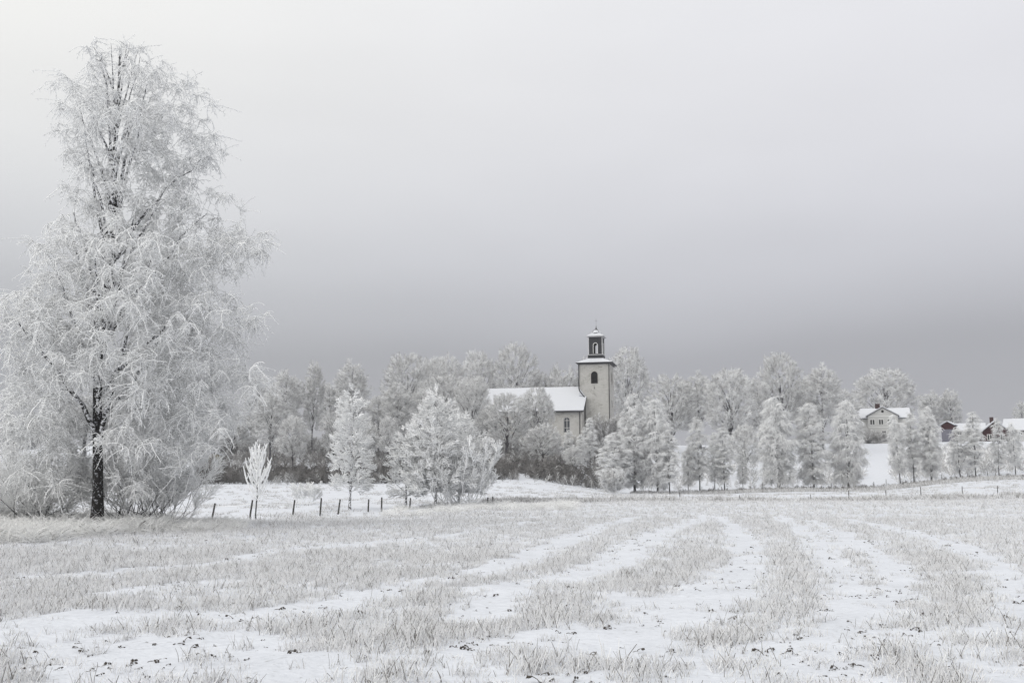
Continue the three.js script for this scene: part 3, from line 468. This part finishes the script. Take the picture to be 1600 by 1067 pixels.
const T = [
  // the large clump right of the church
  ['birch', 993, 113, 611, 66, 'left and tallest birch of the large clump right of the church', clumpG], ['birch', 1027, 112, 619, 60, 'second tall birch of the large clump right of the church', clumpG], ['birch', 960, 111, 672, 66, 'low rounded birch at the left of the large clump', clumpG], ['slim', 1046, 110, 668, 40, 'short slim birch at the right of the large clump', clumpG],
  // the row
  ['slim', 1075, 117, 690, 24, 'first and smallest slim birch right of the large clump', rowG], ['slim', 1093, 117, 645, 40, 'slim birch with dark trunk, second right of the large clump', rowG], ['slim', 1117, 119, 672, 26, 'thin short birch between two taller slim birches', rowG], ['slim', 1132, 117, 664, 36, 'slim birch left of the gap before the wide birches', rowG], ['slim', 1160, 118, 700, 20, 'tiny thin birch standing in the gap before the wide birches', rowG],
  ['birch', 1217, 117, 614, 70, 'widest birch of the row, first of three full ones', rowG], ['birch', 1271, 118, 626, 60, 'middle one of three full birches left of the cream house', rowG], ['birch', 1326, 118, 622, 62, 'full birch just left of the cream white house', rowG],
  ['slim', 1407, 118, 640, 32, 'leaning birch just right of the cream white house', rowG], ['slim', 1428, 119, 640, 34, 'narrow birch, second right of the cream white house', rowG], ['birch', 1456, 119, 631, 44, 'birch left of the small red shed', rowG], ['slim', 1501, 121, 664, 34, 'slim birch right of the small red shed', rowG], ['slim', 1525, 121, 640, 36, 'pointed slim birch in front of the low white house', rowG], ['slim', 1562, 122, 650, 26, 'birch with thin crown in front of the red house', rowG], ['slim', 1588, 122, 655, 28, 'rightmost birch of the row', rowG],
  // behind the row on the right
  ['dome', 1388, 262, 578, 104, 'broad domed tree rising behind the cream white house', woodG], ['dome', 1227, 200, 557, 74, 'high round topped tree behind the first full birch', woodG], ['tall', 1288, 196, 572, 62, 'tall pale tree behind the middle full birch', woodG], ['tall', 1262, 215, 590, 40, 'tree half hidden between two tall pale trees', woodG], ['dome', 1145, 180, 580, 92, 'broad tree behind the gap in the birch row', woodG], ['tall', 1190, 190, 590, 44, 'narrow tree left of the high round topped tree', woodG], ['dome', 1052, 190, 588, 90, 'domed tree with dark limbs above the large clump', woodG], ['low', 1165, 140, 668, 56, 'low tree with dark base left of the widest birch', woodG],
  ['tall', 1096, 205, 585, 60, 'tree between the domed tree and the broad tree', woodG], ['tall', 1325, 230, 610, 44, 'pale tree left of the cream white house roof', woodG], ['tall', 1494, 245, 609, 32, 'pointed pale tree above the small red shed', woodG], ['tall', 1462, 245, 613, 40, 'rounded pale tree left of the pointed one above the shed', woodG], ['tall', 1606, 250, 628, 26, 'pale tree at the right picture edge behind the long house', woodG],
  // round the church
  ['dome', 984, 250, 545, 74, 'round tree standing behind the right of the church tower', woodG], ['dome', 805, 262, 543, 84, 'round topped tree above the left half of the nave roof', woodG], ['dome', 743, 265, 553, 72, 'rounded tree behind the left end of the nave', woodG], ['low', 875, 262, 577, 66, 'low tree peeping over the nave roof', woodG], ['dome', 922, 262, 560, 50, 'tree behind the left edge of the church tower', woodG], ['low', 846, 262, 590, 50, 'small tree behind the nave roof between two taller crowns', woodG],
  ['dome', 838, 165, 606, 62, 'bare limbed tree in front of the nave, nearest its window', woodG], ['dome', 792, 160, 618, 74, 'dark trunked tree in front of the left half of the nave', woodG], ['low', 848, 142, 664, 66, 'low leaning tree with dark trunk below the nave', woodG], ['slim', 889, 150, 668, 20, 'thin tree in front of the nave window', woodG], ['slim', 907, 148, 676, 18, 'thin tree below the nave corner', woodG], ['slim', 922, 150, 650, 26, 'thin tree left of the dark bush by the tower', woodG], ['low', 895, 138, 700, 30, 'tiny tree in the scrub below the nave window', woodG],
  // the wood left of the church
  ['dome', 737, 185, 592, 72, 'rounded tree at the left end of the nave', woodG], ['dome', 692, 195, 588, 90, 'domed tree behind the frosted thicket', woodG], ['dome', 700, 235, 557, 66, 'high far crown above the frosted thicket', woodG], ['dome', 634, 215, 558, 92, 'large dark limbed crown left of the frosted thicket', woodG], ['dome', 672, 225, 562, 60, 'far crown between two larger ones of the wood', woodG], ['tall', 618, 165, 600, 54, 'tall tree with pale rounded top behind the spiky tree', woodG], ['tall', 548, 195, 566, 54, 'tall tree directly behind the spiky young tree', woodG], ['tall', 486, 165, 567, 34, 'slender tree with one straight dark trunk in the wood', woodG], ['tall', 444, 160, 580, 58, 'tall tree beside the hanging twigs of the big birch', woodG], ['tall', 420, 145, 612, 56, 'tree with thick dark foot above the sapling', woodG], ['low', 520, 138, 642, 46, 'small pale tree left of the spiky young tree', woodG], ['low', 455, 135, 655, 54, 'small rounded tree above the low white bush', woodG], ['tall', 398, 190, 588, 50, 'tree of the wood partly behind the big birch twigs', woodG], ['low', 360, 165, 650, 90, 'dim bluish tree in the wood above the yellow hut', woodG], ['low', 320, 170, 660, 70, 'dim tree behind the right side of the big birch', woodG], ['tall', 590, 170, 620, 50, 'tree in the wood between spiky tree and thicket', woodG], ['tall', 655, 175, 610, 46, 'tree behind the left top of the thicket', woodG], ['tall', 760, 170, 640, 40, 'tree behind the right side of the thicket', woodG],
  ['low', 570, 150, 660, 50, 'low tree behind the right side of the spiky tree', woodG], ['low', 605, 148, 655, 40, 'low tree behind the left side of the thicket', woodG], ['tall', 512, 200, 600, 40, 'far grey tree left of the tree behind the spiky one', woodG],
  ['tall', 20, 150, 655, 90, 'dim tree at the left edge behind the big birch', woodG], ['tall', 130, 165, 620, 90, 'dim tree behind the big birch trunk', woodG], ['tall', 240, 170, 610, 90, 'dim tree behind the right limbs of the big birch', woodG],
];
for (const [kind, px, d, top, w, label, grp] of T) plant(kind, px, d, top, w, label, grp, px === 1407 ? -0.06 : 0);
console.log('trees planted');

// ---------------------------------------------------------------- scrub under the wood
{
  const rng = rngOf(91), list = [], pale = [];
  const strip = (px0, px1, d0, d1, count, size, out, k0, k1) => { for (let k = 0; k < count; k++) { const d = lerp(d0, d1, rng()), px = lerp(px0, px1, rng()), o = at(px, 740, d); if (noise(o.x * 0.25, d * 0.2, 5) < -0.18) continue; out.push([along(V(o.x, land(o.x, -d) - 0.05, -d), V((rng() - .5) * 1.4, 1, (rng() - .5) * 1.4), size * lerp(0.5, 1.3, rng()), rng() * 6.28), lerp(k0, k1, rng())]); } };
  strip(300, 620, 116, 134, 1500, 1.2, list, 0.5, 1.3); strip(590, 780, 118, 140, 700, 1.2, list, 0.5, 1.3); strip(745, 945, 118, 142, 1300, 1.2, list, 0.5, 1.3); strip(300, 940, 135, 180, 1300, 1.5, list, 0.7, 1.8); 
  strip(1060, 1600, 114, 118, 500, 0.5, list, 0.6, 1.6); strip(300, 945, 112, 170, 900, 1.2, pale, 0.4, 1.0); strip(300, 940, 150, 225, 1500, 1.9, pale, 0.35, 0.8); strip(1050, 1340, 122, 175, 450, 1.2, pale, 0.9, 1.35); strip(1392, 1610, 124, 190, 900, 1.5, pale, 1.0, 1.35); strip(1290, 1350, 124, 190, 160, 1.4, pale, 1.0, 1.35);
  tag(inst('undergrowth', fanUnit(92, { n: 11, sub: 4, r: 0.022, spread: 0.85, lift: 0.2 }), bareWood, list), 'dark tangled brambles along the edge of the wood', 'undergrowth', null, 'stuff');
  tag(inst('frosted_scrub', scrubby, rime, pale), 'grey frosted scrub on the slope under the trees', 'scrub', null, 'stuff');
}

// ---------------------------------------------------------------- fences
const postMat = new THREE.MeshStandardMaterial({ map: dataTexture(64, (u, v) => { const k = 0.25 + 0.08 * tn(u, v * 0.3, 20, 2) + 0.35 * smoothstep(tn(u, v, 9, 3), 0.25, 0.45); return [k, k * 0.98, k * 0.96]; }), roughness: 0.95 });
{
  const g = group('wire_fence'), rng = rngOf(95), posts = [[331, 45, 786, .16], [390, 46, 781, .12], [457, 48, 781, .1], [500, 49, 778, .05], [528, 51, 780, .12], [575, 53, 780, .03], [596, 53, 777, 0], [640, 55, 778, .05], [762, 60, 777, .03], [770, 60, 776, -.02]], tops = [];
  for (const [px, d, top, lean] of posts) { const b = at(px, 790, d), y = land(b.x, -d), h = at(px, top, d).y - y, r = 0.05, pg = new THREE.CylinderGeometry(r * 0.85, r, h + 0.3, 7).translate(0, h / 2 - 0.15, 0), m = mesh('post', pg, postMat, g); m.position.set(b.x, y, -d); m.rotation.z = -lean; tops.push(V(b.x + lean * h * 0.8, y + h * 0.8, -d)); }
  const w = new Tubes(); for (let k = 0; k < 7; k++) { const a = tops[k], b = tops[k + 1], m = a.clone().lerp(b, 0.5); m.y -= 0.05; w.tube([a, m, b], [0.015, 0.015, 0.015], 3); } mesh('wire', w.build(), rime, g);
  tag(g, 'leaning wooden posts with a rimed wire behind the field at left', 'fence');
  const g2 = group('field_fence'); for (const [px, d] of [[1063, 62], [1157, 64], [1268, 64], [1327, 64], [1386, 64], [1440, 66], [1505, 66], [1560, 67]]) { const b = at(px, 780, d), h = 0.4 + 0.4 * rng(), m = mesh('post', new THREE.CylinderGeometry(0.025, 0.03, h + 0.2, 6).translate(0, h / 2 - 0.1, 0), postMat, g2); m.position.set(b.x, land(b.x, -d), -d); m.rotation.z = (rng() - .5) * 0.15; }
  tag(g2, 'row of small thin stakes along the far edge of the stubble field', 'fence');
  const g3 = group('lane_fence'); for (let k = 0; k < 26; k++) { const px = 1062 + k * 21.5 + 14 * rng(), d = 113 + k * 0.2, b = at(px, 770, d), h = 0.5 + 0.6 * rng(), m = mesh('post', new THREE.CylinderGeometry(0.03, 0.035, h + 0.2, 6).translate(0, h / 2 - 0.1, 0), postMat, g3); m.position.set(b.x, land(b.x, -d), -d); m.rotation.z = (rng() - .5) * 0.15; }
  tag(g3, 'line of low grey posts at the foot of the birch row', 'fence');
}

// ---------------------------------------------------------------- stubble, grass and weeds
const world = (px, py) => { const d = EYE / ((py - HORIZON) / F) ; const o = at(px, py, d); return [o.x, d]; };
// bare wheel tracks and lanes in the stubble, each a line on the ground with its half width in metres
const lanes = [
  [[[1120, 806], .2], [[1145, 822], .26], [[1168, 850], .28], [[1168, 875], .3], [[1143, 897], .36], [[1108, 925], .62], [[1060, 952], .6], [[980, 985], .4]],
  [[[1215, 806], .15], [[1250, 822], .22], [[1280, 850], .26], [[1302, 872], .27], [[1322, 900], .26], [[1345, 930], .36], [[1340, 957], .34], [[1300, 985], .26], [[1230, 1003], .22], [[1050, 1012], .3]],
  [[[1262, 812], .15], [[1308, 830], .22], [[1350, 855], .27], [[1388, 877], .3], [[1400, 902], .26], [[1395, 930], .26]],
  [[[1330, 810], .15], [[1395, 825], .26], [[1450, 836], .26], [[1505, 856], .3], [[1553, 878], .3], [[1590, 905], .32], [[1640, 960], .4]],
  [[[1105, 806], .2], [[1075, 818], .35], [[1030, 833], .42], [[998, 852], .42], [[960, 878], .42], [[895, 896], .35], [[800, 912], .3], [[760, 935], .35], [[740, 960], .25]],
  [[[1000, 806], .2], [[940, 820], .3], [[898, 836], .32], [[850, 856], .36], [[795, 880], .32], [[720, 897], .24], [[650, 907], .24], [[570, 920], .3], [[490, 940], .42], [[400, 955], .4], [[300, 950], .25], [[200, 958], .42], [[90, 968], .55], [[-60, 985], .6]],
  [[[760, 828], .2], [[640, 842], .26], [[550, 849], .3], [[425, 862], .32], [[345, 874], .3], [[250, 884], .26], [[150, 893], .2], [[40, 897], .15]],
  [[[200, 1000], .3], [[330, 1012], .4], [[450, 1025], .38], [[560, 1035], .3], [[650, 1030], .2]], [[[800, 995], .22], [[880, 990], .22], [[960, 990], .22]], [[[1400, 975], .2], [[1490, 980], .22], [[1610, 985], .2]], [[[960, 925], .3], [[1030, 930], .35]],
  [[[60, 1005], .25], [[180, 1015], .25], [[300, 1040], .2]], [[[870, 812], .2], [[760, 820], .2]], [[[330, 905], .15], [[230, 915], .18], [[160, 925], .12]], [[[700, 1015], .2], [[780, 1050], .2], [[1000, 1060], .18]],
].map(l => l.map(([p, w]) => [...world(...p), w]));
function laneCut(x, d) { // below 0 inside a lane
  let best = 9;
  for (const l of lanes) for (let k = 0; k < l.length - 1; k++) {
    const [ax, ad, aw] = l[k], [bx, bd, bw] = l[k + 1], ux = bx - ax, ud = bd - ad, t = clamp(((x - ax) * ux + (d - ad) * ud) / (ux * ux + ud * ud + 1e-9), 0, 1), q = Math.hypot(x - ax - ux * t, d - ad - ud * t) - lerp(aw, bw, t);
    if (q < best) best = q;
  }
  return best;
}
function tuft(seed, { blades, R, h0, h1, r, tilt, straw, dark = 0.06, bend = 0.25, seg = 2 }) {
  const rng = rngOf(seed), t = new Tubes();
  for (let k = 0; k < blades; k++) {
    const a = rng() * 6.283, q = Math.sqrt(rng()) * R, az = rng() * 6.283, tl = tilt * rng(), h = lerp(h0, h1, Math.pow(rng(), 1.5)), s = rng();
    t.color = s < straw ? (c => [c, c * 0.97, c * 0.935])(lerp(0.4, 0.75, rng())) : s < straw + dark ? [0.25, 0.235, 0.22] : (c => [c, c * 0.995, c * 0.985])(lerp(0.86, 1.0, rng()));
    t.tube(curve(V(Math.cos(a) * q, -0.02, Math.sin(a) * q), V(Math.cos(az) * Math.sin(tl), Math.cos(tl), Math.sin(az) * Math.sin(tl)), h, V(Math.cos(az) * bend, -bend * 0.6, Math.sin(az) * bend), seg, rng, 0.18), taper(seg + 1, r * lerp(0.7, 1.3, rng()), r * 0.55), 3);
  }
  return t.build();
}
const grassMat = frostMat(0.89, 0.895, 0.915), weedMat = frostMat(1, 1, 1);
{
  const rng = rngOf(101), sets = [[], [], [], []], tall = [], weeds = [];
  const spot = (x, d, s, set, lean = 0.25) => set.push([along(V(x, land(x, -d), -d), V((rng() - .5) * lean, 1, (rng() - .5) * lean), V(s * lerp(0.8, 1.2, rng()), s * lerp(0.7, 1.25, rng()), s), rng() * 6.28), lerp(0.88, 1.06, rng())]);
  // the stubble field
  for (let d = 5.6; d < 60; d += 0.001) {
    const cell = d < 20 ? 0.1 : d < 35 ? 0.16 : 0.26; d += cell;
    for (let x = -0.62 * d - 1.5; x < 0.62 * d + 1.5; x += cell) {
      const X = x + (rng() - .5) * cell * 1.6, Dd = d + (rng() - .5) * cell * 1.6;
      if (X < 0 && Dd > lerp(33, 50, smoothstep(X / Dd, -0.55, 0.05))) continue;
      const near = 1 - smoothstep(Dd, 9.2, 11.2), patch = noise(X * 0.8, Dd * 0.8, 3) + 0.5 * noise(X * 2.3, Dd * 2.3, 6), fineN = 0.3 * noise(X * 1.3, Dd * 1.3, 14) + 0.22 * noise(X * 3.1, Dd * 3.1, 1) + 0.1 * noise(X * 7, Dd * 7, 5);
      let cut = laneCut(X, Dd) + fineN; if (near > 0) cut = Math.min(cut, lerp(0.3, patch * 0.55 + 0.13, near));
      const dens = smoothstep(cut, -0.12, 0.3) * (0.7 + 0.5 * patch) + (cut < 0.1 ? 0.035 : 0);
      if (rng() > dens * 0.86) continue;
      spot(X, Dd, lerp(0.65, 1.1, rng()) * lerp(1.25, 1, smoothstep(Dd, 8, 12)) * (cut < 0.15 ? 0.75 : 1), sets[Math.floor(rng() * 3)]);
    }
  }
  // meadow beyond, sparse
  for (let k = 0; k < 9000; k++) { const d = lerp(36, 112, Math.pow(rng(), 0.8)), x = lerp(-0.6, 0.62, rng()) * d, pn = noise(x * 0.22, d * 0.22, 7) + 0.4 * noise(x * 0.9, d * 0.9, 2); if (pn < 0.02 || (x > 0.05 * d && d < 58)) continue; spot(x, d, lerp(0.6, 1.5, rng()), sets[3]); }
  // the ragged far edge of the stubble and the lane under the birches
  for (let k = 0; k < 2600; k++) { const px = lerp(760, 1640, rng()), d = lerp(60, 64, rng()), o = at(px, 780, d); if (noise(o.x * 0.4, 3, 5) > -0.1) spot(o.x, d, lerp(1, 2.4, rng()), sets[3]); }
  for (let k = 0; k < 2500; k++) { const px = lerp(990, 1640, rng()), d = lerp(111, 117, rng()), o = at(px, 770, d); spot(o.x, d, lerp(1.2, 2.6, rng()), sets[3]); }
  // tall grass round the birch and along the crest on the left
  for (let k = 0; k < 3400; k++) { const d = lerp(22.5, 34, rng()), px = lerp(-60, 380, Math.pow(rng(), 1.15)), o = at(px, 800, d); if (d < lerp(23.2, 27.5, smoothstep(px, 0, 380)) + 2.5 * noise(o.x * .5, d * .5) || d > lerp(33, 31, px / 380)) continue; spot(o.x, d, lerp(0.6, 1.35, rng()) * (px < 260 ? 1 : 0.7), tall, 0.7); }
  for (let k = 0; k < 1500; k++) { const d = lerp(44, 58, rng()), px = lerp(600, 900, rng()), o = at(px, 800, d); if (noise(o.x * .5, d * .5, 9) > 0.05) spot(o.x, d, lerp(0.5, 1.1, rng()), tall, 0.5); }
  // dark leaves and dead weed stalks on the snow
  for (let k = 0; k < 4200; k++) { const d = 5.8 + 24 * Math.pow(rng(), 1.5), x = lerp(-0.6, 0.6, rng()) * d; if (noise(x * 0.9, d * 0.9, 11) < -0.25 + 0.5 * rng()) continue; spot(x, d, lerp(0.3, 0.6, rng()) + 0.7 * Math.pow(rng(), 5), weeds, 1.2); }
  const S = { R: 0.12, r: 0.0039, tilt: 0.5, straw: 0.12 };
  const geos = [tuft(111, { ...S, blades: 32, h0: 0.03, h1: 0.13 }), tuft(112, { ...S, blades: 38, h0: 0.025, h1: 0.1, tilt: 0.8 }), tuft(113, { ...S, blades: 24, h0: 0.04, h1: 0.17, tilt: 0.45 }), tuft(114, { R: 0.3, blades: 34, r: 0.007, tilt: 0.7, straw: 0.08, h0: 0.08, h1: 0.24 })];
  sets.forEach((l, k) => tag(inst(k < 3 ? 'stubble_grass' : 'meadow_grass', geos[k], grassMat, l), ['short frosted stubble standing in rows on the snowy field', 'low bent frosted stubble on the snowy field', 'taller thin frosted stubble on the snowy field', 'sparse frosted grass on the meadow beyond the field'][k], 'grass', null, 'stuff'));
  tag(inst('tall_grass', tuft(115, { R: 0.2, blades: 26, r: 0.0062, tilt: 0.9, straw: 0.0, dark: 0.03, h0: 0.2, h1: 0.62, bend: 0.9, seg: 4 }), rime, tall), 'long frosted grass round the foot of the big birch', 'grass', null, 'stuff');
  const wd = new Tubes(), r2 = rngOf(120);
  for (let k = 0; k < 5; k++) { const az = r2() * 6.28; wd.color = [0.10, 0.085, 0.07]; const s = curve(V(0, -0.01, 0), V(Math.cos(az) * .6, 1, Math.sin(az) * .6), lerp(0.03, 0.1, r2()), V(Math.cos(az), -0.8, Math.sin(az)), 3, r2, 0.3); wd.tube(s, [0.004, 0.0035, 0.003, 0.0025], 3); wd.color = [0.075, 0.065, 0.058]; const e = s[3]; wd.tube([e, e.clone().add(V(Math.cos(az) * .012, -0.012, Math.sin(az) * .012)), e.clone().add(V(Math.cos(az) * .02, -0.03, Math.sin(az) * .02))], [0.003, 0.013, 0.002], 4); }
  tag(inst('withered_weeds', wd.build(), weedMat, weeds), 'small dark withered leaves poking through the snow', 'weeds', null, 'stuff');
  console.log('grass', sets.map(s => s.length), tall.length, weeds.length);
}
scene.fog = new THREE.FogExp2(new THREE.Color(0.93, 0.94, 1.0), 0.0003);
renderer.render(scene, camera);
